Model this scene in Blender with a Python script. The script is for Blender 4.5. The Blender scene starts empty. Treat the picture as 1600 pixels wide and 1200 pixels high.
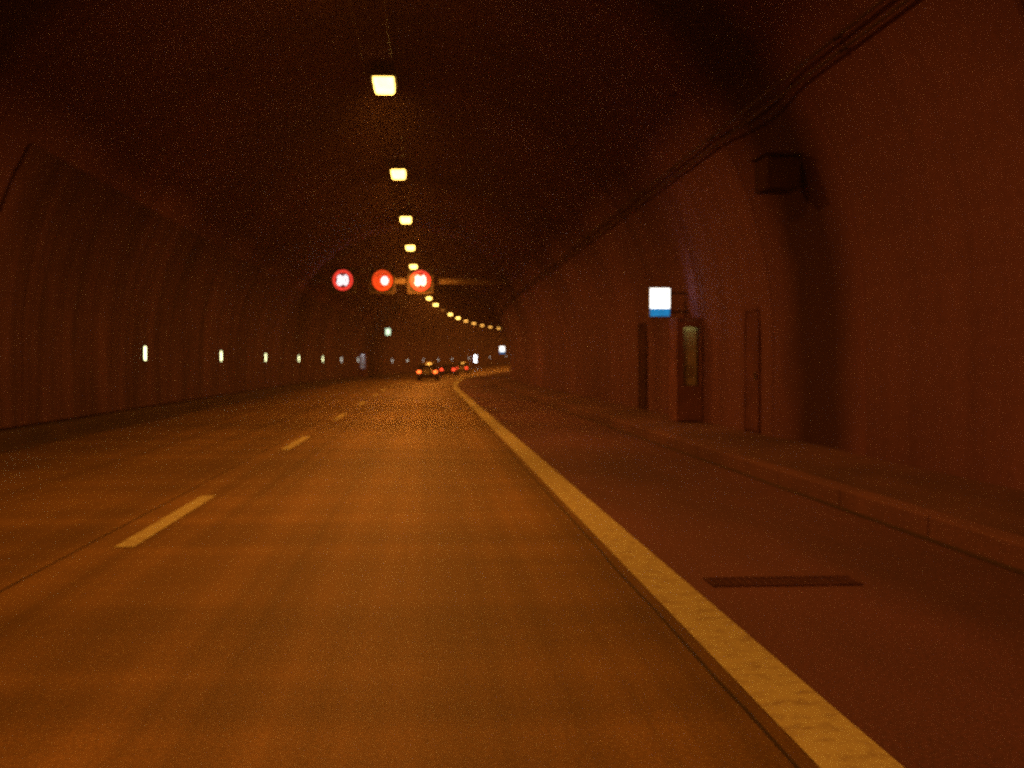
import bpy, bmesh, math, random
from mathutils import Matrix, Vector
random.seed(7)
R = math.radians
sc = bpy.context.scene
C = sc.collection

# ------------------------------------------------------------------ camera
cam_d = bpy.data.cameras.new('camera')
cam = bpy.data.objects.new('camera', cam_d)
C.objects.link(cam)
sc.camera = cam
cam.location = (0, 0, 1.4)
cam.rotation_euler = (R(90 - 1.05), 0, -R(4.13))
cam_d.sensor_width = 36
cam_d.lens = 40.5
cam_d.clip_start = 0.05
cam_d.clip_end = 2000
cam_d.dof.use_dof = True
cam_d.dof.focus_distance = 1.3
cam_d.dof.aperture_fstop = 9.5

# ------------------------------------------------------------------ world: night sky outside the tunnel
w = bpy.data.worlds.new('World')
sc.world = w
w.use_nodes = True
wn = w.node_tree.nodes
bg = wn['Background']
sky = wn.new('ShaderNodeTexSky')
sky.sky_type = 'NISHITA'
sky.sun_disc = False
sky.sun_elevation = R(-6)
sky.sun_rotation = R(200)
w.node_tree.links.new(sky.outputs[0], bg.inputs[0])
bg.inputs[1].default_value = 0.05

sc.view_settings.view_transform = 'Standard'
sc.view_settings.look = 'None'
sc.view_settings.exposure = 0.0
sc.view_settings.gamma = 1.0
cy = sc.cycles
cy.use_denoising = False
cy.use_adaptive_sampling = True
cy.adaptive_threshold = 0.045
cy.adaptive_min_samples = 32
cy.max_bounces = 5
cy.diffuse_bounces = 3
cy.volume_bounces = 0
cy.glossy_bounces = 3
cy.sample_clamp_indirect = 0.35
cy.sample_clamp_direct = 7.0
cy.caustics_reflective = False
cy.caustics_refractive = False

LAMP_POWER = 365.0
HAZE = 0.0009
LAMP_COLOR = (1.0, 0.295, 0.028)

# ------------------------------------------------------------------ tunnel axis
S0, K2 = 58.0, 1253.0            # straight for 58 m, then a right-hand bend
def axis(d):
    if d > S0:
        return (d - S0) ** 2 / K2, math.atan(2 * (d - S0) / K2)
    return 0.0, 0.0
def rise(d):
    return ((d - 120) ** 2 / 10000, (d - 120) / 5000) if d > 120 else (0.0, 0.0)
def P(d, x, z):
    o, t = axis(d)
    r, _ = rise(d)
    return Vector((o + x * math.cos(t), d - x * math.sin(t), r + z))
def frame(d, x=0.0, z=0.0, rz=0.0):
    _, t = axis(d)
    _, s = rise(d)
    return Matrix.Translation(P(d, x, z)) @ Matrix.Rotation(-t, 4, 'Z') @ Matrix.Rotation(s, 4, 'X') @ Matrix.Rotation(rz, 4, 'Z')

XC, ZC, RAD = -0.975, 1.8, 6.625   # arch centre line, springing height, radius
XL, XR = XC - RAD, XC + RAD        # -7.6 .. 5.65
D0, D1 = -60.0, 330.0

# ------------------------------------------------------------------ materials
def mat(name):
    m = bpy.data.materials.new(name)
    m.use_nodes = True
    nt = m.node_tree
    return m, nt, nt.nodes['Principled BSDF']
def N(nt, t, **kw):
    n = nt.nodes.new(t)
    for k, v in kw.items():
        if k in n.inputs.keys():
            n.inputs[k].default_value = v
        else:
            setattr(n, k, v)
    return n
def coords(nt, scale=(1, 1, 1), kind='Object'):
    tc = N(nt, 'ShaderNodeTexCoord')
    mp = N(nt, 'ShaderNodeMapping')
    mp.inputs['Scale'].default_value = scale
    nt.links.new(tc.outputs[kind], mp.inputs['Vector'])
    return mp.outputs['Vector']
def position(nt, scale=(1, 1, 1)):
    g = N(nt, 'ShaderNodeNewGeometry')
    mp = N(nt, 'ShaderNodeMapping')
    mp.inputs['Scale'].default_value = scale
    nt.links.new(g.outputs['Position'], mp.inputs['Vector'])
    return mp.outputs['Vector']
def noise(nt, vec, scale, detail=4, rough=0.55):
    n = N(nt, 'ShaderNodeTexNoise')
    n.inputs['Scale'].default_value = scale
    n.inputs['Detail'].default_value = detail
    n.inputs['Roughness'].default_value = rough
    nt.links.new(vec, n.inputs['Vector'])
    return n.outputs['Fac']
def ramp(nt, fac, stops):
    r = N(nt, 'ShaderNodeValToRGB')
    el = r.color_ramp.elements
    while len(el) < len(stops):
        el.new(0.5)
    for e, (p, c) in zip(el, stops):
        e.position = p
        e.color = c if len(c) == 4 else (*c, 1)
    nt.links.new(fac, r.inputs['Fac'])
    return r.outputs['Color']
def mixc(nt, a, b, fac, mode='MULTIPLY'):
    m = N(nt, 'ShaderNodeMix', data_type='RGBA', blend_type=mode)
    for s, v in ((m.inputs[6], a), (m.inputs[7], b), (m.inputs[0], fac)):
        if isinstance(v, bpy.types.NodeSocket):
            nt.links.new(v, s)
        else:
            s.default_value = v
    return m.outputs[2]
def bump(nt, b, h, strength, dist):
    n = N(nt, 'ShaderNodeBump')
    n.inputs['Strength'].default_value = strength
    n.inputs['Distance'].default_value = dist
    nt.links.new(h, n.inputs['Height'])
    nt.links.new(n.outputs[0], b.inputs['Normal'])
def grey(v):
    return (v, v, v, 1)

def surface(name, base, rough=0.8, blotch=(0.6, 1.25), bscale=0.25, grain=(0.75, 1.25), gscale=25, stretch=(1, 1, 1), bstr=0.3, bdist=0.01, streak=None, spec=0.4, pos=True):
    m, nt, b = mat(name)
    v = position(nt) if pos else coords(nt)
    vs = position(nt, stretch) if pos else coords(nt, stretch)
    c1 = ramp(nt, noise(nt, vs, bscale, 3, 0.6), [(0.3, grey(blotch[0])), (0.7, grey(blotch[1]))])
    g = noise(nt, v, gscale, 3, 0.7)
    c2 = ramp(nt, g, [(0.3, grey(grain[0])), (0.7, grey(grain[1]))])
    col = mixc(nt, (*base, 1), c1, 1.0)
    col = mixc(nt, col, c2, 1.0)
    for st in streak or ():
        s = noise(nt, position(nt, st[0]) if pos else coords(nt, st[0]), 1.0, 3, 0.65)
        c3 = ramp(nt, s, [(st[1], grey(st[2])), (st[1] + 0.22, grey(1.0))])
        col = mixc(nt, col, c3, 1.0)
    nt.links.new(col, b.inputs['Base Color'])
    b.inputs['Roughness'].default_value = rough
    b.inputs['Specular IOR Level'].default_value = spec
    if bstr > 0.25:
        bump(nt, b, g, bstr, bdist)
    return m

M = {}
M['asphalt'] = surface('asphalt', (0.176, 0.113, 0.048), 0.60, (0.70, 1.25), 0.30, (0.65, 1.35), 45, (1.0, 0.16, 1), 0.4, 0.005, streak=[((0.10, 0.9, 1), 0.38, 0.74), ((1.9, 0.012, 1), 0.40, 0.62)], spec=0.25)
M['shoulder_asphalt'] = surface('shoulder_asphalt', (0.090, 0.037, 0.070), 0.85, (0.55, 1.3), 0.45, (0.55, 1.4), 45, (1.0, 0.25, 1), 0.5, 0.006)
M['concrete'] = surface('lining_concrete', (0.166, 0.080, 0.140), 0.9, (0.62, 1.3), 0.16, (0.88, 1.12), 9, (1, 0.6, 0.7), 0.2, 0.015, streak=[((0.02, 0.9, 0.05), 0.34, 0.80)], spec=0.15)
M['panel'] = surface('wall_panel_paint', (0.098, 0.049, 0.080), 0.85, (0.6, 1.35), 0.4, (0.88, 1.12), 12, (1, 1.2, 0.5), 0.12, 0.01, streak=[((0.02, 2.0, 0.10), 0.36, 0.62)], spec=0.15)
M['soot'] = surface('sooty_shotcrete', (0.070, 0.040, 0.040), 0.95, (0.6, 1.3), 0.8, (0.5, 1.5), 6, (1, 1, 1), 0.9, 0.06)
m, nt, b = mat('shade_painted_recess')  # dark band of shade painted into the recess colour, fading towards both ends
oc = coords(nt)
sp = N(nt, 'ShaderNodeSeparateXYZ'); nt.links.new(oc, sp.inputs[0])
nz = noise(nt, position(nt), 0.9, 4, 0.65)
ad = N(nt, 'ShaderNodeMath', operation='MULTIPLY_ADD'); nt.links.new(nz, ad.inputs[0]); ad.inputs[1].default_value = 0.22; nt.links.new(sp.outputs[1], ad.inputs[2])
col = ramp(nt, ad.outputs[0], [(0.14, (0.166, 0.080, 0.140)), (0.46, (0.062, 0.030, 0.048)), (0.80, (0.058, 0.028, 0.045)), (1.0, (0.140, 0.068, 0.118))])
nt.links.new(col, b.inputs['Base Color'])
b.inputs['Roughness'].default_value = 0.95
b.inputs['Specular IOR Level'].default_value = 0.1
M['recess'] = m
M['walkway'] = surface('walkway_concrete', (0.11, 0.055, 0.08), 0.9, (0.5, 1.3), 0.6, (0.7, 1.25), 30, (1, 0.5, 1), 0.3, 0.008)
M['kerb'] = surface('kerb_stone', (0.125, 0.06, 0.09), 0.9, (0.65, 1.25), 0.9, (0.75, 1.25), 30, (1, 0.6, 1), 0.3, 0.008)
M['dirty_kerb'] = surface('grimy_kerb', (0.04, 0.024, 0.024), 0.9, (0.6, 1.4), 0.7, (0.7, 1.25), 30, (1, 0.5, 1), 0.3, 0.008)
M['seal'] = surface('bitumen_seal', (0.022, 0.018, 0.016), 0.5, (0.7, 1.3), 1.0, (0.7, 1.3), 40)
M['steel'] = surface('galvanised_steel', (0.14, 0.10, 0.09), 0.6, (0.7, 1.2), 1.5, (0.85, 1.15), 30, bstr=0.1)
M['dark_steel'] = surface('dark_steel', (0.035, 0.026, 0.028), 0.75, (0.7, 1.3), 2.0, (0.8, 1.2), 30, bstr=0.1)
M['tray_black'] = surface('tray_black', (0.10, 0.050, 0.07), 1.0, (0.8, 1.2), 2.0, (0.9, 1.1), 20, bstr=0.05, spec=0.0)
M['conduit_grey'] = surface('conduit_grey', (0.075, 0.045, 0.042), 0.7, (0.7, 1.3), 2.0, (0.8, 1.2), 30, bstr=0.1)
M['phone'] = surface('phone_grey', (0.40, 0.38, 0.34), 0.5, (0.8, 1.2), 2.0, (0.9, 1.1), 30, bstr=0.1)
M['door_dark'] = surface('door_dark_paint', (0.055, 0.027, 0.038), 0.95, (0.7, 1.3), 2.0, (0.8, 1.2), 30, bstr=0.1, spec=0.05)
M['rusty_iron'] = surface('rusty_iron', (0.062, 0.029, 0.045), 0.85, (0.6, 1.4), 3.0, (0.7, 1.3), 40, bstr=0.1, spec=0.1)
M['beam'] = surface('gantry_paint', (0.34, 0.27, 0.20), 0.6, (0.7, 1.2), 1.2, (0.9, 1.1), 20, bstr=0.1)
M['sign_rim'] = surface('sign_rim', (0.13, 0.10, 0.085), 0.7, (0.8, 1.2), 2.0, (0.9, 1.1), 20, bstr=0.05)
M['sign_grey'] = surface('sign_housing', (0.13, 0.10, 0.085), 0.5, (0.8, 1.2), 2.0, (0.9, 1.1), 20, bstr=0.05)
M['sign_black'] = surface('sign_face_black', (0.012, 0.012, 0.012), 0.45, (0.8, 1.2), 2.0, (0.9, 1.1), 20, bstr=0.05)
M['door'] = surface('door_paint', (0.125, 0.060, 0.095), 0.95, (0.7, 1.25), 1.5, (0.9, 1.1), 20, bstr=0.05, spec=0.05)
M['cabinet'] = surface('cabinet_paint', (0.18, 0.085, 0.13), 0.9, (0.7, 1.25), 1.5, (0.9, 1.1), 20, bstr=0.05, spec=0.1)
M['cabinet_inside'] = surface('cabinet_inside', (0.75, 0.75, 0.70), 0.5, (0.9, 1.1), 1.5, (0.95, 1.05), 20, bstr=0.05)
M['rubber'] = surface('tyre_rubber', (0.02, 0.02, 0.02), 0.85, (0.8, 1.2), 4, (0.8, 1.2), 60)
M['plate'] = surface('number_plate', (0.7, 0.7, 0.68), 0.4, (0.95, 1.05), 4, (0.97, 1.03), 60, bstr=0.02)
m, nt, b = mat('road_paint')
v = position(nt)
wear = ramp(nt, noise(nt, v, 9, 6, 0.7), [(0.30, (0.20, 0.18, 0.15, 1)), (0.52, (0.365, 0.40, 0.27, 1))])
nt.links.new(wear, b.inputs['Base Color'])
b.inputs['Roughness'].default_value = 0.7
b.inputs['Specular IOR Level'].default_value = 0.3
M['paint'] = m
def car_paint(name, col):
    m, nt, b = mat(name)
    v = coords(nt)
    nt.links.new(ramp(nt, noise(nt, v, 2.0, 4), [(0.3, [x * 0.8 for x in col]), (0.7, [min(1, x * 1.15) for x in col])]), b.inputs['Base Color'])
    b.inputs['Metallic'].default_value = 0.3
    b.inputs['Roughness'].default_value = 0.3
    b.inputs['Coat Weight'].default_value = 0.6
    return m
M['glass'], nt, b = mat('car_glass')
b.inputs['Base Color'].default_value = (0.012, 0.012, 0.013, 1)
b.inputs['Roughness'].default_value = 0.06
b.inputs['Specular IOR Level'].default_value = 0.9
def emit(name, col, strength, var=0.15, scale=6, sample='NONE'):
    m, nt, b = mat(name)
    m.cycles.emission_sampling = sample
    b.inputs['Base Color'].default_value = (*[min(0.8, c) for c in col], 1)
    b.inputs['Roughness'].default_value = 0.4
    c = ramp(nt, noise(nt, coords(nt), scale, 2), [(0.3, [x * (1 - var) for x in col]), (0.7, [x * (1 + var) for x in col])])
    nt.links.new(c, b.inputs['Emission Color'])
    b.inputs['Emission Strength'].default_value = strength
    return m
M['lens'] = emit('sodium_lens', (1.0, 0.60, 0.115), 8.0)
M['lens_dim'] = emit('sodium_lens_dim', (1.0, 0.34, 0.05), 0.30)
M['lens_far'] = emit('sodium_lens_orange', (1.0, 0.46, 0.08), 3.6)
M['marker'] = emit('marker_lens', (0.95, 1.0, 0.50), 4.5)
M['marker_far'] = emit('marker_lens_pale', (0.80, 0.85, 0.72), 2.4)
M['led_red'] = emit('led_red', (1.0, 0.055, 0.035), 1.15, 0.12, 14)
M['led_orange'] = emit('led_orange', (1.0, 0.075, 0.012), 1.0, 0.25, 14)
M['led_white'] = emit('led_white', (1.0, 0.97, 1.0), 1.9, 0.05)
M['led_dimred'] = emit('led_dim_red', (0.45, 0.012, 0.03), 0.12, 0.4, 10)
M['sign_white'] = emit('lit_white_face', (1.0, 0.99, 0.92), 2.2, 0.04, 6, 'AUTO')
M['sign_blue'] = emit('lit_blue_face', (0.008, 0.20, 0.48), 1.0, 0.2, 5)
M['sign_greenish'] = emit('lit_green_white_face', (0.72, 1.0, 0.66), 1.6, 0.1)
M['tube'] = emit('tube_lamp', (0.95, 0.80, 0.22), 2.2, 0.05, 6, 'AUTO')
M['tube_white'] = emit('tube_lamp_white', (0.95, 1.0, 1.0), 130.0, 0.05, 6, 'AUTO')
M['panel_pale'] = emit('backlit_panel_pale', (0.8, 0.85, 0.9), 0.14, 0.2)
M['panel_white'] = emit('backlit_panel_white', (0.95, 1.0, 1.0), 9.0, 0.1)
M['tube_pale'] = emit('tube_lamp_pale', (0.9, 0.95, 1.0), 6.0, 0.05, 6, 'AUTO')
M['tail'] = emit('tail_light_orange', (1.0, 0.13, 0.02), 7.0, 0.1)
M['tail_red'] = emit('tail_light_red', (1.0, 0.06, 0.02), 6.0, 0.1)
M['glint_brake_top'] = emit('glint_brake_amber', (1.0, 0.46, 0.07), 6.0, 0.1)
M['headlamp'] = emit('headlamp_glass', (1.0, 0.95, 0.85), 0.6, 0.1)

# ------------------------------------------------------------------ builders
def link(name, me, m=None, parent=None, mtx=None, kind=None):
    o = bpy.data.objects.new(name, me)
    C.objects.link(o)
    if m is not None and me is not None:
        me.materials.clear()
        me.materials.append(M[m] if isinstance(m, str) else m)
    if parent is not None:
        o.parent = parent
    if mtx is not None:
        o.matrix_local = mtx
    if kind:
        o['kind'] = kind
    return o
def tag(o, label, cat, group=None):
    o['label'] = label
    o['category'] = cat
    if group:
        o['group'] = group
    return o
def empty(name, mtx, label, cat, group=None):
    o = bpy.data.objects.new(name, None)
    o.empty_display_size = 0.2
    C.objects.link(o)
    o.matrix_world = mtx
    return tag(o, label, cat, group)
def fin(bm, name, smooth=False):
    bmesh.ops.recalc_face_normals(bm, faces=bm.faces)
    me = bpy.data.meshes.new(name)
    bm.to_mesh(me)
    bm.free()
    if smooth:
        for p in me.polygons:
            p.use_smooth = True
    return me
def add_box(bm, c, s, bev=0.0, rot=None):
    mt = Matrix.Translation(c)
    if rot is not None:
        mt = mt @ rot
    r = bmesh.ops.create_cube(bm, size=1.0, matrix=mt @ Matrix.Diagonal((*s, 1)))
    if bev:
        es = {e for v in r['verts'] for e in v.link_edges}
        bmesh.ops.bevel(bm, geom=list(es), offset=bev, segments=2, affect='EDGES', profile=0.6)
def boxm(name, *boxes):
    bm = bmesh.new()
    for bx in boxes:
        add_box(bm, *bx)
    return fin(bm, name)
def add_cyl(bm, a, b_, r, seg=12, r2=None):
    a, b_ = Vector(a), Vector(b_)
    q = (b_ - a).to_track_quat('Z', 'Y').to_matrix().to_4x4()
    bmesh.ops.create_cone(bm, cap_ends=True, segments=seg, radius1=r, radius2=r if r2 is None else r2, depth=(b_ - a).length, matrix=Matrix.Translation((a + b_) / 2) @ q)
def cylm(name, *cyls):
    bm = bmesh.new()
    for c in cyls:
        add_cyl(bm, *c)
    return fin(bm, name)
def sweep(name, prof, d0, d1, step, closed=True, flat=False):
    """extrude an (x, z) profile along the tunnel axis"""
    n = max(1, round((d1 - d0) / step))
    vs, fs = [], []
    k = len(prof)
    for i in range(n + 1):
        d = d0 + (d1 - d0) * i / n
        vs += [P(d, x, z) for x, z in prof]
    for i in range(n):
        for j in range(k if closed else k - 1):
            a, b_ = i * k + j, i * k + (j + 1) % k
            fs.append((a, b_, b_ + k, a + k))
    if closed:
        fs.append(tuple(range(k)))
        fs.append(tuple(range(n * k, n * k + k))[::-1])
    bm = bmesh.new()
    bv = [bm.verts.new(v) for v in vs]
    for f in fs:
        bm.faces.new([bv[i] for i in f])
    if flat:
        me = bpy.data.meshes.new(name)
        for f in bm.faces:
            f.normal_update()
            if f.normal.z < 0:
                f.normal_flip()
        bm.to_mesh(me)
        bm.free()
        return me
    return fin(bm, name)

# ------------------------------------------------------------------ road
road = link('road', sweep('road', [(x, 0.0) for x in (-7.7, -4.0, -1.0, 1.62)], D0, D1, 2.0, False, True), 'asphalt', kind='structure')
shoulder = link('hard_shoulder', sweep('hard_shoulder', [(1.62, 0.0), (2.9, -0.004), (4.2, -0.01)], D0, D1, 2.0, False, True), 'shoulder_asphalt', kind='structure')
link('edge_line', sweep('edge_line', [(1.345, 0.004), (1.635, 0.004)], D0, D1, 1.5, False, True), 'paint', road)
for k in range(-6, 33):
    a = 8.9 + 9.83 * k
    link('lane_dash', sweep('lane_dash', [(-2.385, 0.004), (-2.235, 0.004)], a, a + 3.4, 1.2, False, True), 'paint', road)
def ribbon(name, x, wdt, d0, d1, wob=0.006):
    bm = bmesh.new()
    pv = None
    n = int((d1 - d0) / 0.5)
    for i in range(n + 1):
        d = d0 + (d1 - d0) * i / n
        o = random.uniform(-wob, wob)
        ww = wdt * random.uniform(0.75, 1.2) / 2
        cur = [bm.verts.new(P(d, x + o - ww, 0.003)), bm.verts.new(P(d, x + o + ww, 0.003))]
        if pv:
            bm.faces.new((pv[0], pv[1], cur[1], cur[0]))
        pv = cur
    return fin(bm, name)
link('joint_seal', ribbon('joint_seal', 1.27, 0.018, -6, 90), 'seal', road)
link('joint_seal', ribbon('joint_seal', -2.62, 0.014, -6, 70), 'seal', road)

# raised walkways along both walls, each with its row of kerb
walk_r = link('walkway', sweep('walkway', [(4.22, -0.05), (4.22, 0.165), (5.75, 0.185), (5.75, -0.05)], D0, D1, 2.0), 'walkway', kind='structure')
walk_l = link('walkway', sweep('walkway', [(-7.75, -0.05), (-7.75, 0.20), (-7.22, 0.195), (-7.22, -0.05)], D0, D1, 2.0), 'dirty_kerb', kind='structure')
link('gutter', sweep('gutter', [(-7.0, 0.002), (-6.62, 0.004)], D0, D1, 2.0, False, True), 'dirty_kerb', road)
link('gutter', sweep('gutter', [(3.93, -0.004), (4.03, -0.004)], D0, D1, 2.0, False, True), 'dirty_kerb', shoulder)
def kerb_mesh(x0, x1, top):
    bm = bmesh.new()
    add_box(bm, ((x0 + x1) / 2, 0, top / 2 - 0.03), (x1 - x0, 1.985, top + 0.06), 0.018)
    return fin(bm, 'kerb_stone')
kr, kl = kerb_mesh(4.01, 4.215, 0.170), kerb_mesh(-7.215, -7.01, 0.200)
for me, par, mm, lim in ((kr, walk_r, 'kerb', 130), (kl, walk_l, 'dirty_kerb', 240)):
    d = -9.0
    while d < lim:
        o = link('kerb_stone', me, mm, par, frame(d + 1.0))
        d += 2.0

# ------------------------------------------------------------------ tunnel lining
tunnel = empty('tunnel', Matrix.Translation((0, 0, 0)), 'brown concrete tunnel vault curving to the right around the road', 'tunnel')
def arch(off=0.0, zb=0.0, n=36):
    r = RAD + off
    pts = [(XC - r, zb), (XC - r, ZC * 0.5)]
    pts += [(XC + r * math.cos(math.pi - math.pi * i / n), ZC + r * math.sin(math.pi * i / n)) for i in range(n + 1)]
    pts += [(XC + r, ZC * 0.5), (XC + r, zb)]
    return pts
def ring_mesh(off_in, off_out, gap):
    """unit-length (y 0..1) arch block with slightly chamfered inner edges"""
    inner, inner2, outer = arch(off_in, -0.1), arch(off_in + 0.03, -0.1), arch(off_out, -0.1)
    bm = bmesh.new()
    rows = []
    for prof, y in ((outer, gap), (inner2, gap), (inner, gap + 0.008), (inner, 0.25), (inner, 0.5), (inner, 0.75), (inner, 1 - gap - 0.008), (inner2, 1 - gap), (outer, 1 - gap)):
        rows.append([bm.verts.new((x, y, z)) for x, z in prof])
    for a, b_ in zip(rows, rows[1:]):
        for j in range(len(a) - 1):
            bm.faces.new((a[j], a[j + 1], b_[j + 1], b_[j]))
    me = fin(bm, 'lining_block', False)
    return me
block = ring_mesh(0.0, 0.8, 0.004)
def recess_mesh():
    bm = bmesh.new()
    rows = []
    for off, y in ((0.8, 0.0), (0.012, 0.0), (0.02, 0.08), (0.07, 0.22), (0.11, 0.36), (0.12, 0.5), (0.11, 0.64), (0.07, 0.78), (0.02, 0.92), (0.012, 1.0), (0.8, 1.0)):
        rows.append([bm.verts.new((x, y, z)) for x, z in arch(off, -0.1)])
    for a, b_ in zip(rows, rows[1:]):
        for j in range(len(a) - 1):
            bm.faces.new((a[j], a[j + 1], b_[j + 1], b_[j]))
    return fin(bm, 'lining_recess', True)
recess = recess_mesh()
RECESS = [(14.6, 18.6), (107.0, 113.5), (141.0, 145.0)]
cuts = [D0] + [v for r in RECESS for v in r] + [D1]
for i in range(len(cuts) - 1):
    a, b_ = cuts[i], cuts[i + 1]
    if i % 2 == 1:
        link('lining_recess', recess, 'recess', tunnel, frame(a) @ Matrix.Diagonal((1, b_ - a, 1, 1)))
        continue
    n = max(1, round((b_ - a) / 5.0))
    for k in range(n):
        link('lining_block', block, 'concrete', tunnel, frame(a + (b_ - a) * k / n) @ Matrix.Diagonal((1, (b_ - a) / n, 1, 1)))
link('outer_shell', sweep('outer_shell', arch(0.75, -0.2), D0, D1, 4.0, False), 'soot', tunnel)

# wall panels on the left
def panel_mesh():
    prof = [(XL, 0.24), (XL, ZC * 0.5), (XL, ZC)]
    for i in range(1, 6):
        a = 0.52 * i / 5
        prof.append((XC - RAD * math.cos(a), ZC + RAD * math.sin(a)))
    bm = bmesh.new()
    rows = []
    for off, y in ((-0.01, 0.012), (0.055, 0.012), (0.065, 0.024), (0.065, 1.976), (0.055, 1.988), (-0.01, 1.988)):
        rows.append([bm.verts.new((x + off, y, z)) for x, z in prof])
    for a, b_ in zip(rows, rows[1:]):
        for j in range(len(a) - 1):
            bm.faces.new((a[j], a[j + 1], b_[j + 1], b_[j]))
    for j in (0, len(prof) - 1):
        bm.faces.new([r[j] for r in rows])
    return fin(bm, 'wall_panel')
pm = panel_mesh()
d = -10.0
while d < 240:
    if not any(a - 2.05 < d < b_ + 0.05 for a, b_ in RECESS):
        link('wall_panel', pm, 'panel', tunnel, frame(d))
    d += 2.0

# ------------------------------------------------------------------ ceiling cable tray and lamps
tray = empty('cable_tray', frame(0, -0.9, 6.7), 'long steel cable tray hung under the crown above the lamps', 'cable tray')
ti = tray.matrix_world.inverted()
def tpart(name, me, m, kind=None):
    o = link(name, me, m, tray, ti, kind)
    return o
for x0 in (-1.17, -0.66):
    tpart('side_rail', sweep('side_rail', [(x0, 6.72), (x0 + 0.02, 6.72), (x0 + 0.02, 6.83), (x0, 6.83)], D0, 235, 3.0), 'steel')
tpart('tray_floor', sweep('tray_floor', [(-1.148, 6.735), (-0.662, 6.735), (-0.662, 6.745), (-1.148, 6.745)], D0, 235, 3.0), 'tray_black')
for x0, r in ((-1.05, 0.035), (-0.95, 0.025), (-0.82, 0.04)):
    tpart('cable', sweep('cable', [(x0 + r * math.cos(a * math.pi / 3), 6.75 + r + r * math.sin(a * math.pi / 3)) for a in range(6)], D0, 235, 3.0), 'dark_steel')
hm = cylm('hanger', ((-0.28, 0, 0.11), (-0.28, 0, 1.78), 0.012, 6), ((0.27, 0, 0.11), (0.27, 0, 1.78), 0.012, 6), ((-0.3, 0, 0.0), (0.3, 0, 0.0), 0.018, 6))
d = D0 + 2.5
while d < 235:
    link('hanger', hm, 'steel', tray, ti @ frame(d, -0.905, 6.7))
    d += 4.925

ORD = ['nearest', 'second nearest', 'third nearest', 'fourth nearest', 'fifth nearest', 'sixth nearest', 'seventh nearest', 'eighth nearest', 'ninth nearest', 'tenth nearest', 'eleventh nearest', 'twelfth nearest', 'thirteenth nearest', 'fourteenth nearest', 'fifteenth nearest', 'sixteenth nearest', 'seventeenth nearest']
hous = boxm('lamp_housing', ((0, 0, 0.10), (0.46, 0.98, 0.13), 0.02), ((-0.16, 0.3, 0.19), (0.03, 0.05, 0.08)), ((0.16, 0.3, 0.19), (0.03, 0.05, 0.08)), ((-0.16, -0.3, 0.19), (0.03, 0.05, 0.08)), ((0.16, -0.3, 0.19), (0.03, 0.05, 0.08)))
bm = bmesh.new()
lv = []
for (sx, sy, z) in ((0.18, 0.42, 0.034), (0.175, 0.41, -0.05), (0.145, 0.37, -0.095)):
    lv.append([bm.verts.new((x, y, z)) for x, y in ((-sx, -sy), (sx, -sy), (sx, sy), (-sx, sy))])
for a, b_ in zip(lv, lv[1:]):
    for j in range(4):
        bm.faces.new((a[j], a[(j + 1) % 4], b_[(j + 1) % 4], b_[j]))
bm.faces.new(lv[2])
bm.faces.new(lv[0])
lensm = fin(bm, 'lamp_lens')
lens_by = {}
def lens_mesh(mn):
    if mn not in lens_by:
        lens_by[mn] = lensm.copy()
    return lens_by[mn]
light_d = {}
def lamp_light(power):
    if power not in light_d:
        l = bpy.data.lights.new('lamp_light', 'AREA')
        l.shape = 'RECTANGLE'
        l.size, l.size_y = 0.30, 0.75
        l.spread = R(170)
        l.energy = power
        l.color = LAMP_COLOR
        light_d[power] = l
    return light_d[power]
for k in range(-6, 22):
    d = 21.06 + 9.85 * k
    if k < 0:
        lab = 'sodium ceiling lamp overhead or behind the viewer, above the picture'
    elif k == 0:
        lab = 'largest, nearest yellow ceiling lamp in the row under the cable tray'
    elif k == 4:
        lab = 'fifth nearest yellow ceiling lamp, touching the top of the rightmost speed sign'
    elif k in (5, 6):
        lab = '%s yellow ceiling lamp, hidden behind the rightmost speed sign' % ORD[k]
    elif k == 9:
        lab = 'dim, nearly dark ceiling lamp, third beyond the rightmost speed sign'
    elif k < 17:
        lab = '%s yellow ceiling lamp in the row' % ORD[k]
    else:
        lab = 'yellow ceiling lamp out of sight round the right bend'
    e = empty('ceiling_lamp', frame(d, -0.80, 6.44), lab, 'ceiling lamp', 'yellow lamps in a row under the tunnel crown')
    link('housing', hous, 'dark_steel', e)
    mn = 'lens_dim' if k == 9 else ('lens_far' if k >= 12 else 'lens')
    link('lens', lens_mesh(mn), mn, e)
    if k != 9:
        lo = link('lamp_light', lamp_light(LAMP_POWER), None, e, Matrix.Translation((0, 0, -0.125)))

# two conduits along the right haunch
for (x, z, lab) in ((4.66, 5.13, 'upper thin dark conduit running along the right side of the vault'), (4.74, 5.00, 'lower thin dark conduit running along the right side of the vault')):
    r = 0.020
    o = link('conduit', sweep('conduit', [(x + r * math.cos(a * math.pi / 4), z + r * math.sin(a * math.pi / 4)) for a in range(8)], D0, 120, 3.0), 'conduit_grey')
    tag(o, lab, 'conduit', 'conduits on the right side of the vault')
    d = D0 + 1
    cm = boxm('clip', ((0.06, 0, 0.03), (0.22, 0.03, 0.05), 0, Matrix.Rotation(R(-32), 4, 'Y')))
    while d < 100:
        if not 14.6 < d < 18.6:
            link('clip', cm, 'conduit_grey', o, frame(d, x, z))
        d += 3.0

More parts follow.
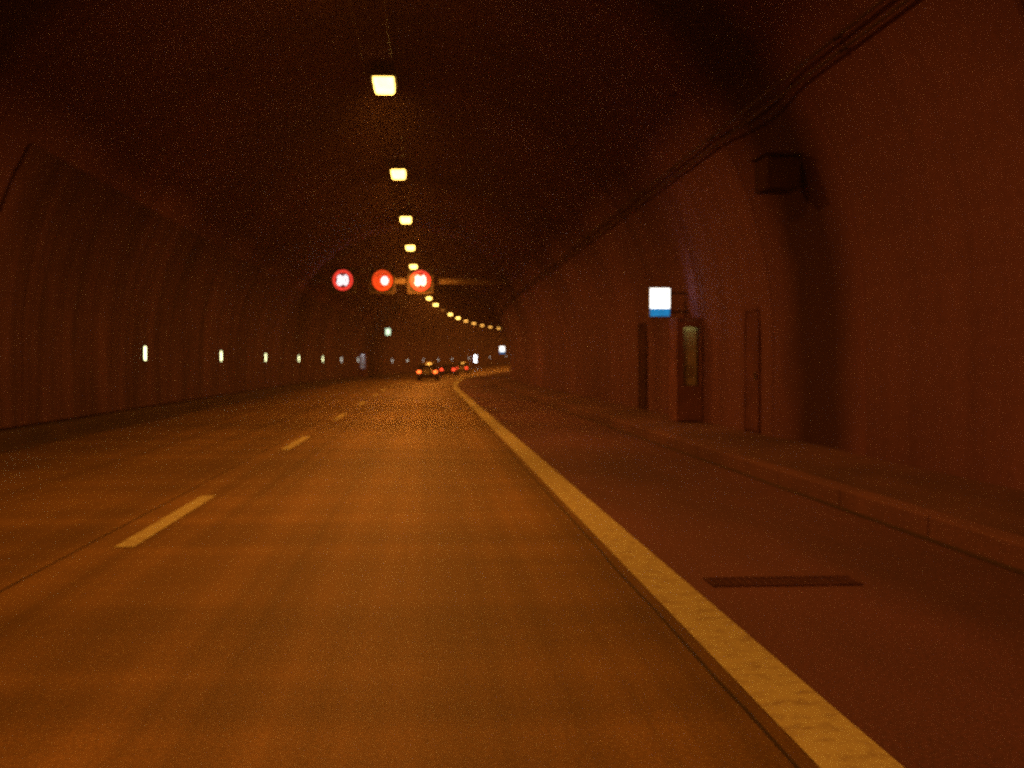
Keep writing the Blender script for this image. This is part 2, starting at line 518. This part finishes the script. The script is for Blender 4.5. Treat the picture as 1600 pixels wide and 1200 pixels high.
# ------------------------------------------------------------------ gantry with three speed signs
GD = 62.4
gantry = empty('sign_gantry', frame(GD, -0.95, 5.80), 'horizontal steel gantry beam across the vault carrying the speed signs', 'gantry')
link('beam', boxm('beam', ((0, 0, 0), (10.3, 0.26, 0.30), 0.015)), 'beam', gantry)
for s in (-1, 1):
    link('end_bracket', boxm('end_bracket', ((s * 5.12, 0, 0), (0.12, 0.5, 0.6), 0.01), ((s * 4.9, 0, 0.22), (0.4, 0.06, 0.15), 0.01)), 'steel', gantry)
def flat_ring(bm, rx, rz, irx, irz, cx, cz, y, th=0.02, n=40):
    a0 = []
    for i in range(n):
        a = 2 * math.pi * i / n
        c, s = math.cos(a), math.sin(a)
        a0.append([bm.verts.new(p) for p in ((cx + rx * c, y, cz + rz * s), (cx + irx * c, y, cz + irz * s), (cx + irx * c, y - th, cz + irz * s), (cx + rx * c, y - th, cz + rz * s))])
    for i in range(n):
        p, q = a0[i], a0[(i + 1) % n]
        for j in range(4):
            bm.faces.new((p[j], p[(j + 1) % 4], q[(j + 1) % 4], q[j]))
def digit_mesh(ch):
    bm = bmesh.new()
    if ch == '8':
        flat_ring(bm, 0.155, 0.165, 0.060, 0.066, 0, 0.150, 0)
        flat_ring(bm, 0.170, 0.185, 0.066, 0.080, 0, -0.150, -0.004)
    else:
        flat_ring(bm, 0.165, 0.325, 0.062, 0.215, 0, 0, 0)
    return fin(bm, 'digit')
hb = boxm('sign_housing', ((0, 0.02, 0), (1.33, 0.30, 1.36), 0.02), ((0, 0.20, 0), (0.5, 0.08, 0.5), 0.01))
fr = boxm('sign_rim', ((0, -0.145, 0.66), (1.33, 0.05, 0.05)), ((0, -0.145, -0.66), (1.33, 0.05, 0.05)), ((-0.645, -0.146, 0), (0.045, 0.05, 1.27)), ((0.645, -0.146, 0), (0.045, 0.05, 1.27)))
fc = boxm('sign_face', ((0, -0.134, 0), (1.24, 0.012, 1.26)))
def disc_strips(r, y, rows, gap):
    bm = bmesh.new()
    for i in range(rows):
        z0 = -r + 2 * r * i / rows
        z1 = z0 + 2 * r / rows * (1 - gap)
        h = math.sqrt(max(0.0, r * r - max(abs(z0), abs(z1)) ** 2))
        if h > 0.03:
            add_box(bm, (0, y, (z0 + z1) / 2), (2 * h, 0.008, z1 - z0))
    return fin(bm, 'scan_row')
SX = [(-0.45, 'right'), (-2.48, 'mid'), (-4.57, 'left')]
labs = {'right': 'rightmost lit 80 speed sign, red ring, overlapping the lamp row', 'mid': 'middle overhead speed sign, orange disc with only the zero showing', 'left': 'leftmost lit 80 speed sign, red ring, on the gantry'}
for x, which in SX:
    e = empty('speed_sign', frame(GD - 0.42, x, 5.80), labs[which], 'speed sign', 'lit speed signs on the gantry')
    link('housing', hb, 'sign_grey', e)
    link('rim', fr, 'sign_rim', e)
    link('face', fc, 'sign_black', e)
    bm = bmesh.new()
    flat_ring(bm, 0.52, 0.54, 0.40, 0.415, 0, 0, -0.152)
    link('red_ring', fin(bm, 'red_ring'), 'led_orange' if which == 'mid' else 'led_red', e)
    if which == 'mid':
        link('scan_rows', disc_strips(0.385, -0.150, 13, 0.25), 'led_orange', e)
        bm = bmesh.new()
        flat_ring(bm, 0.185, 0.215, 0.05, 0.06, 0.13, -0.02, -0.165)
        link('digit', fin(bm, 'digit'), 'led_white', e)
    else:
        link('inner_glow', disc_strips(0.385, -0.150, 13, 0.25), 'led_dimred', e)
        link('digit', digit_mesh('8'), 'led_white', e, Matrix.Translation((-0.148, -0.165, 0)) @ Matrix.Scale(0.84, 4))
        link('digit', digit_mesh('0'), 'led_white', e, Matrix.Translation((0.148, -0.165, 0)) @ Matrix.Scale(0.84, 4))

# ------------------------------------------------------------------ marker lamps on the left wall
mh = boxm('marker_housing', ((0.02, 0, 0), (0.05, 0.20, 0.43), 0.01))
ml = boxm('marker_lens', ((0.052, 0, 0), (0.022, 0.14, 0.36), 0.008))
ml2 = ml.copy()
MK = [20.0, 31.1, 42.3, 53.7, 66.6, 78.4, 89.0, 99.5, 124.3, 136.5, 149.8, 162.5, 175.1, 190.4, 210.3, 225.8]
for i, d in enumerate(MK):
    if i == 0:
        lab = 'small upright marker lamp on the left wall, beyond the left picture edge'
    elif i == 1:
        lab = 'brightest, leftmost pale green marker lamp on the left wall'
    elif i == len(MK) - 1:
        lab = 'rightmost of the far marker lamps, close to the bend of the right wall'
    else:
        lab = '%s of the small marker lamps along the left wall, counted from the left' % ['', '', 'second', 'third', 'fourth', 'fifth', 'sixth', 'seventh', 'eighth', 'ninth', 'tenth', 'eleventh', 'twelfth', 'thirteenth', 'fourteenth', 'fifteenth'][i]
    e = empty('marker_lamp', frame(d, XL + 0.065, 1.65), lab, 'marker lamp', 'marker lamps along the left wall')
    link('housing', mh, 'dark_steel', e)
    link('lens', ml if i < 6 else ml2, 'marker' if i < 6 else 'marker_far', e)

# ------------------------------------------------------------------ emergency signs (projecting light boxes)
def sos_sign(d, x, z, side, wallx, lab, face='sos'):
    e = empty('emergency_sign', frame(d, x, z), lab, 'emergency sign', 'lit emergency signs projecting from the walls')
    link('housing', boxm('housing', ((0, 0.04, 0), (0.46, 0.16, 0.64), 0.015)), 'sign_grey', e)
    if face == 'sos':
        link('white_panel', boxm('white_panel', ((0, -0.045, 0.085), (0.43, 0.02, 0.43), 0.008)), 'sign_white', e)
        link('blue_panel', boxm('blue_panel', ((0, -0.045, -0.215), (0.43, 0.02, 0.165), 0.008)), 'sign_blue', e)
        bm = bmesh.new()
        add_box(bm, (0.155, -0.06, 0.215), (0.018, 0.008, 0.10), 0, Matrix.Rotation(R(20), 4, 'Y'))
        add_box(bm, (0.165, -0.06, 0.165), (0.018, 0.008, 0.09), 0, Matrix.Rotation(R(-28), 4, 'Y'))
        add_box(bm, (0.150, -0.06, 0.195), (0.06, 0.008, 0.016), 0, Matrix.Rotation(R(15), 4, 'Y'))
        link('pictogram', fin(bm, 'pictogram'), 'dark_steel', e)
    else:
        link('lit_panel', boxm('lit_panel', ((0, -0.045, 0), (0.43, 0.02, 0.60), 0.008)), 'sign_greenish', e)
    L = abs(wallx - x) - 0.21
    for zz in (0.2, -0.2):
        link('bracket', boxm('bracket', ((side * (0.22 + L / 2), 0.05, zz), (L + 0.04, 0.03, 0.04))), 'dark_steel', e)
    return e
sos_sign(24.5, 4.95, 2.70, 1, 5.62, 'large lit white and blue emergency sign projecting from the near right wall')
sos_sign(97.9, 4.95, 2.50, 1, 5.62, 'small far lit white sign on the right wall at the bend')
sos_sign(111.2, -6.2, 4.40, -1, -7.15, 'round-looking greenish white lit sign high on the far left wall', 'green')

# ------------------------------------------------------------------ emergency cabinets with a lit opening facing the traffic
def cabinet(d, side, lab, tube, panel=None):
    x = 5.36 if side > 0 else -7.27
    e = empty('emergency_cabinet', frame(d, x, 0.185 if side > 0 else 0.20), lab, 'cabinet', 'emergency cabinets against the tunnel walls')
    W, D, H = 0.54, 0.75, 2.10
    for nm, c, s in (('back_panel', (0, D - 0.02, H / 2), (W, 0.04, H)), ('side_panel', (-W / 2 + 0.02, D / 2 - 0.022, H / 2), (0.04, D - 0.045, H)), ('side_panel', (W / 2 - 0.02, D / 2 - 0.022, H / 2), (0.04, D - 0.045, H)), ('roof_panel', (0, D / 2, H + 0.025), (W, D, 0.05)), ('front_panel', (0, 0.02, 0.38), (W - 0.082, 0.035, 0.72))):
        link(nm, boxm(nm, (c, s, 0.006)), 'cabinet', e)
    link('front_panel', boxm('front_panel', ((-0.18, 0.022, 1.41), (0.09, 0.035, 1.32), 0.004)), 'cabinet', e)
    link('front_panel', boxm('front_panel', ((0.045, 0.022, 2.02), (0.35, 0.035, 0.14), 0.004)), 'cabinet', e)
    link('inner_lining', boxm('inner_lining', ((0.03, 0.30, 1.40), (0.36, 0.02, 1.30))), panel or 'cabinet_inside', e)
    link('phone', boxm('phone', ((0.05, 0.255, 1.05), (0.16, 0.06, 0.24), 0.01), ((0.05, 0.215, 1.05), (0.05, 0.03, 0.20), 0.01)), 'phone', e)
    link('tube_lamp', cylm('tube_lamp', ((-0.08, 0.16, 2.02), (0.17, 0.16, 2.02), 0.022, 10)), tube, e)
    return e
cabinet(23.4, 1, 'emergency phone cabinet with dim greenish light inside, on the near right walkway', 'tube')
cabinet(100.6, -1, 'faintly lit cabinet at the far left wall beside the dark recess', 'tube_pale', 'panel_pale')
cabinet(195.0, -1, 'bright white lit cabinet at the far left wall beyond the cars', 'tube_pale', 'panel_white')

# steel doors in the right wall
def door(d0, d1, z0, z1, lab, mm):
    Ld, Hd = d1 - d0, z1 - z0
    e = empty('wall_door', frame((d0 + d1) / 2, XR, z0), lab, 'door', 'dark doors in the right wall')
    link('leaf', boxm('leaf', ((0.0, 0, Hd / 2), (0.06, Ld - 0.12, Hd - 0.06), 0.008)), mm, e)
    link('frame', boxm('frame', ((0.0, -Ld / 2 + 0.03, Hd / 2), (0.09, 0.06, Hd), 0.006), ((0.0, Ld / 2 - 0.03, Hd / 2), (0.09, 0.06, Hd), 0.006), ((-0.002, 0, Hd - 0.025), (0.09, Ld - 0.12, 0.055), 0.006)), mm, e)
    link('handle', boxm('handle', ((-0.055, -Ld / 2 + 0.17, 1.0), (0.05, 0.03, 0.14), 0.006)), 'steel', e)
door(29.5, 30.6, 0.19, 2.45, 'tall dark door in the right wall below and left of the white sign', 'door_dark')
door(19.3, 20.2, 0.19, 2.35, 'narrow dark door in the right wall between the cabinet and the dark recess', 'door')

# box unit high on the right wall at the recess
e = empty('wall_unit', frame(16.35, 5.02, 4.10), 'dark box-shaped unit fixed high in the dark recess on the right', 'equipment box')
link('body', boxm('body', ((0, 0, 0), (0.50, 0.62, 0.46), 0.03)), 'door_dark', e)
link('hood', boxm('hood', ((-0.02, -0.05, 0.26), (0.58, 0.76, 0.03), 0.008)), 'door_dark', e)
link('bracket', boxm('bracket', ((0.50, 0.0, 0.05), (0.6, 0.08, 0.08), 0.008), ((0.45, 0.0, -0.15), (0.45, 0.06, 0.06), 0.008)), 'door_dark', e)

# drain grate in the hard shoulder
e = empty('drain_grate', frame(7.2, 2.25, -0.006), 'dark drain grate let into the hard shoulder near the edge line', 'drain')
link('frame', boxm('frame', ((0, -0.125, 0.006), (0.96, 0.03, 0.02)), ((0, 0.125, 0.006), (0.96, 0.03, 0.02)), ((-0.465, 0, 0.0055), (0.03, 0.22, 0.02)), ((0.465, 0, 0.0055), (0.03, 0.22, 0.02))), 'rusty_iron', e)
link('pit', boxm('pit', ((0, 0, 0.003), (0.90, 0.22, 0.012))), 'door_dark', e)
sl = boxm('slat', ((0, 0, 0.008), (0.018, 0.22, 0.016)))
for i in range(18):
    link('slat', sl, 'rusty_iron', e, Matrix.Translation((-0.425 + 0.05 * i, 0, 0.0)))

# ------------------------------------------------------------------ cars
def loft(name, secs, smooth=True):
    bm = bmesh.new()
    rows = [[bm.verts.new(p) for p in s] for s in secs]
    for a, b_ in zip(rows, rows[1:]):
        for j in range(len(a) - 1):
            bm.faces.new((a[j], a[j + 1], b_[j + 1], b_[j]))
    bm.faces.new(rows[0])
    bm.faces.new(rows[-1][::-1])
    return fin(bm, name, smooth)
def car(d, x, label, paint, tail, width=1.64, length=3.95, height=1.43, glint_or_top_light=True, rz=0.0):
    e = empty('car', frame(d, x, 0.0, rz), label, 'car', 'cars driving ahead in the right lane')
    w, L, H = width / 2, length, height
    def sec(y, zb, zt, hw, tuck=0.9):
        h = zt - zb
        half = [(0.55 * hw, zb), (0.93 * hw, zb + 0.03), (hw, zb + 0.30 * h), (hw, zb + 0.62 * h), (tuck * hw, zb + 0.94 * h), (0.6 * hw, zt)]
        return [(-a, y, z) for a, z in half] + [(a, y, z) for a, z in half[::-1]] + [(-half[0][0], y, zb)]
    body = [sec(0.0, 0.38, 0.78, w * 0.90), sec(0.06, 0.30, 0.88, w * 0.97), sec(0.25, 0.24, 0.92, w), sec(0.9, 0.22, 0.93, w), sec(L * 0.5, 0.22, 0.91, w), sec(L * 0.68, 0.22, 0.90, w), sec(L * 0.85, 0.24, 0.80, w * 0.98), sec(L * 0.96, 0.28, 0.68, w * 0.93), sec(L, 0.34, 0.58, w * 0.82)]
    link('body', loft('body', body), paint, e)
    def cab(y, zt, hwb, hwt):
        zb = 0.86
        half = [(hwb, zb), (hwt + 0.04, zt - 0.09), (hwt - 0.04, zt - 0.02), (0.5 * hwt, zt)]
        return [(-a, y, z) for a, z in half] + [(a, y, z) for a, z in half[::-1]] + [(-half[0][0], y, zb)]
    cabin = [cab(0.07, 0.92, w * 0.90, w * 0.84), cab(0.22, H * 0.80, w * 0.92, w * 0.80), cab(0.45, H - 0.03, w * 0.93, w * 0.75), cab(0.9, H, w * 0.93, w * 0.75), cab(L * 0.48, H - 0.02, w * 0.93, w * 0.74), cab(L * 0.70, 0.94, w * 0.92, w * 0.82)]
    link('roof', loft('roof', cabin), paint, e)
    def quad(name, pts, m, par=e, th=None):
        bm = bmesh.new()
        vs = [bm.verts.new(p) for p in pts]
        bm.faces.new(vs)
        r = bmesh.ops.extrude_face_region(bm, geom=bm.faces[:])
        for v_ in r['geom']:
            if isinstance(v_, bmesh.types.BMVert):
                v_.co += Vector(th)
        return link(name, fin(bm, name), m, par)
    quad('rear_window', [(-w * 0.74, 0.075, 0.95), (w * 0.74, 0.075, 0.95), (w * 0.64, 0.345, H - 0.11), (-w * 0.64, 0.345, H - 0.11)], 'glass', e, (0, -0.03, 0.012))
    quad('windscreen', [(-w * 0.72, L * 0.70, 0.96), (w * 0.72, L * 0.70, 0.96), (w * 0.62, L * 0.52, H - 0.12), (-w * 0.62, L * 0.52, H - 0.12)], 'glass', e, (0, 0.04, 0.03))
    for s in (-1, 1):
        quad('side_window', [(s * w * 0.93, 0.42, 0.95), (s * w * 0.93, L * 0.64, 0.95), (s * w * 0.80, L * 0.50, H - 0.12), (s * w * 0.80, 0.62, H - 0.12)], 'glass', e, (s * 0.018, 0, 0.0))
        t = link('tail_light', boxm('tail_light', ((s * w * 0.755, 0.035, 0.715), (0.24, 0.10, 0.16), 0.02)), tail, e)
        link('headlight', boxm('headlight', ((s * w * 0.70, L - 0.05, 0.60), (0.28, 0.10, 0.12), 0.02)), 'headlamp', e)
        link('mirror', boxm('mirror', ((s * (w + 0.07), L * 0.62, 0.98), (0.16, 0.10, 0.12), 0.02)), paint, e)
        for yy in (0.68, L - 0.78):
            wh = link('wheel', None, None, e, Matrix.Translation((s * (w - 0.10), yy, 0.295)))
            link('tyre', cylm('tyre', ((-0.095, 0, 0), (0.095, 0, 0), 0.295, 24)), 'rubber', wh)
            link('rim', cylm('rim', ((s * 0.08, 0, 0), (s * 0.102, 0, 0), 0.19, 16)), 'steel', wh)
    link('bumper', boxm('bumper', ((0, 0.0, 0.45), (width * 0.94, 0.12, 0.20), 0.04)), 'dark_steel', e)
    link('number_plate', boxm('number_plate', ((0, -0.005, 0.64), (0.52, 0.06, 0.12), 0.004)), 'plate', e)
    if glint_or_top_light:
        link('glint_brake_light', boxm('glint_brake_light', ((0.14, 0.30, H - 0.10), (0.30, 0.06, 0.05), 0.008)), 'glint_brake_top', e)  # added glow: lamp reflection in the nearest car's window, brake light on the farthest
    return e
pa = car_paint('car_paint_dark', (0.045, 0.035, 0.03))
pb = car_paint('car_paint_brown', (0.06, 0.035, 0.03))
pc = car_paint('car_paint_grey', (0.10, 0.10, 0.10))
car(88.0, -0.85, 'nearest dark hatchback ahead, orange tail lights and bright glint at the rear window', pa, 'tail')
car(119.0, -1.05, 'second dark car ahead with red tail lights, in the middle of the three', pb, 'tail_red', glint_or_top_light=False)
car(143.0, -1.75, 'farthest car ahead, grey, partly hidden behind the second car', pc, 'tail_red', glint_or_top_light=True)

# ------------------------------------------------------------------ thin exhaust haze filling the tunnel
hz_m = bpy.data.materials.new('tunnel_air')
hz_m.use_nodes = True
hn = hz_m.node_tree
hn.nodes.remove(hn.nodes['Principled BSDF'])
vol = hn.nodes.new('ShaderNodeVolumePrincipled')
vol.inputs['Color'].default_value = (0.95, 0.74, 0.80, 1)
vol.inputs['Density'].default_value = HAZE
vol.inputs['Anisotropy'].default_value = 0.25
hn.links.new(vol.outputs[0], hn.nodes['Material Output'].inputs['Volume'])
link('haze', boxm('haze', ((40, 135, 7), (150, 400, 17))), hz_m, kind='stuff')
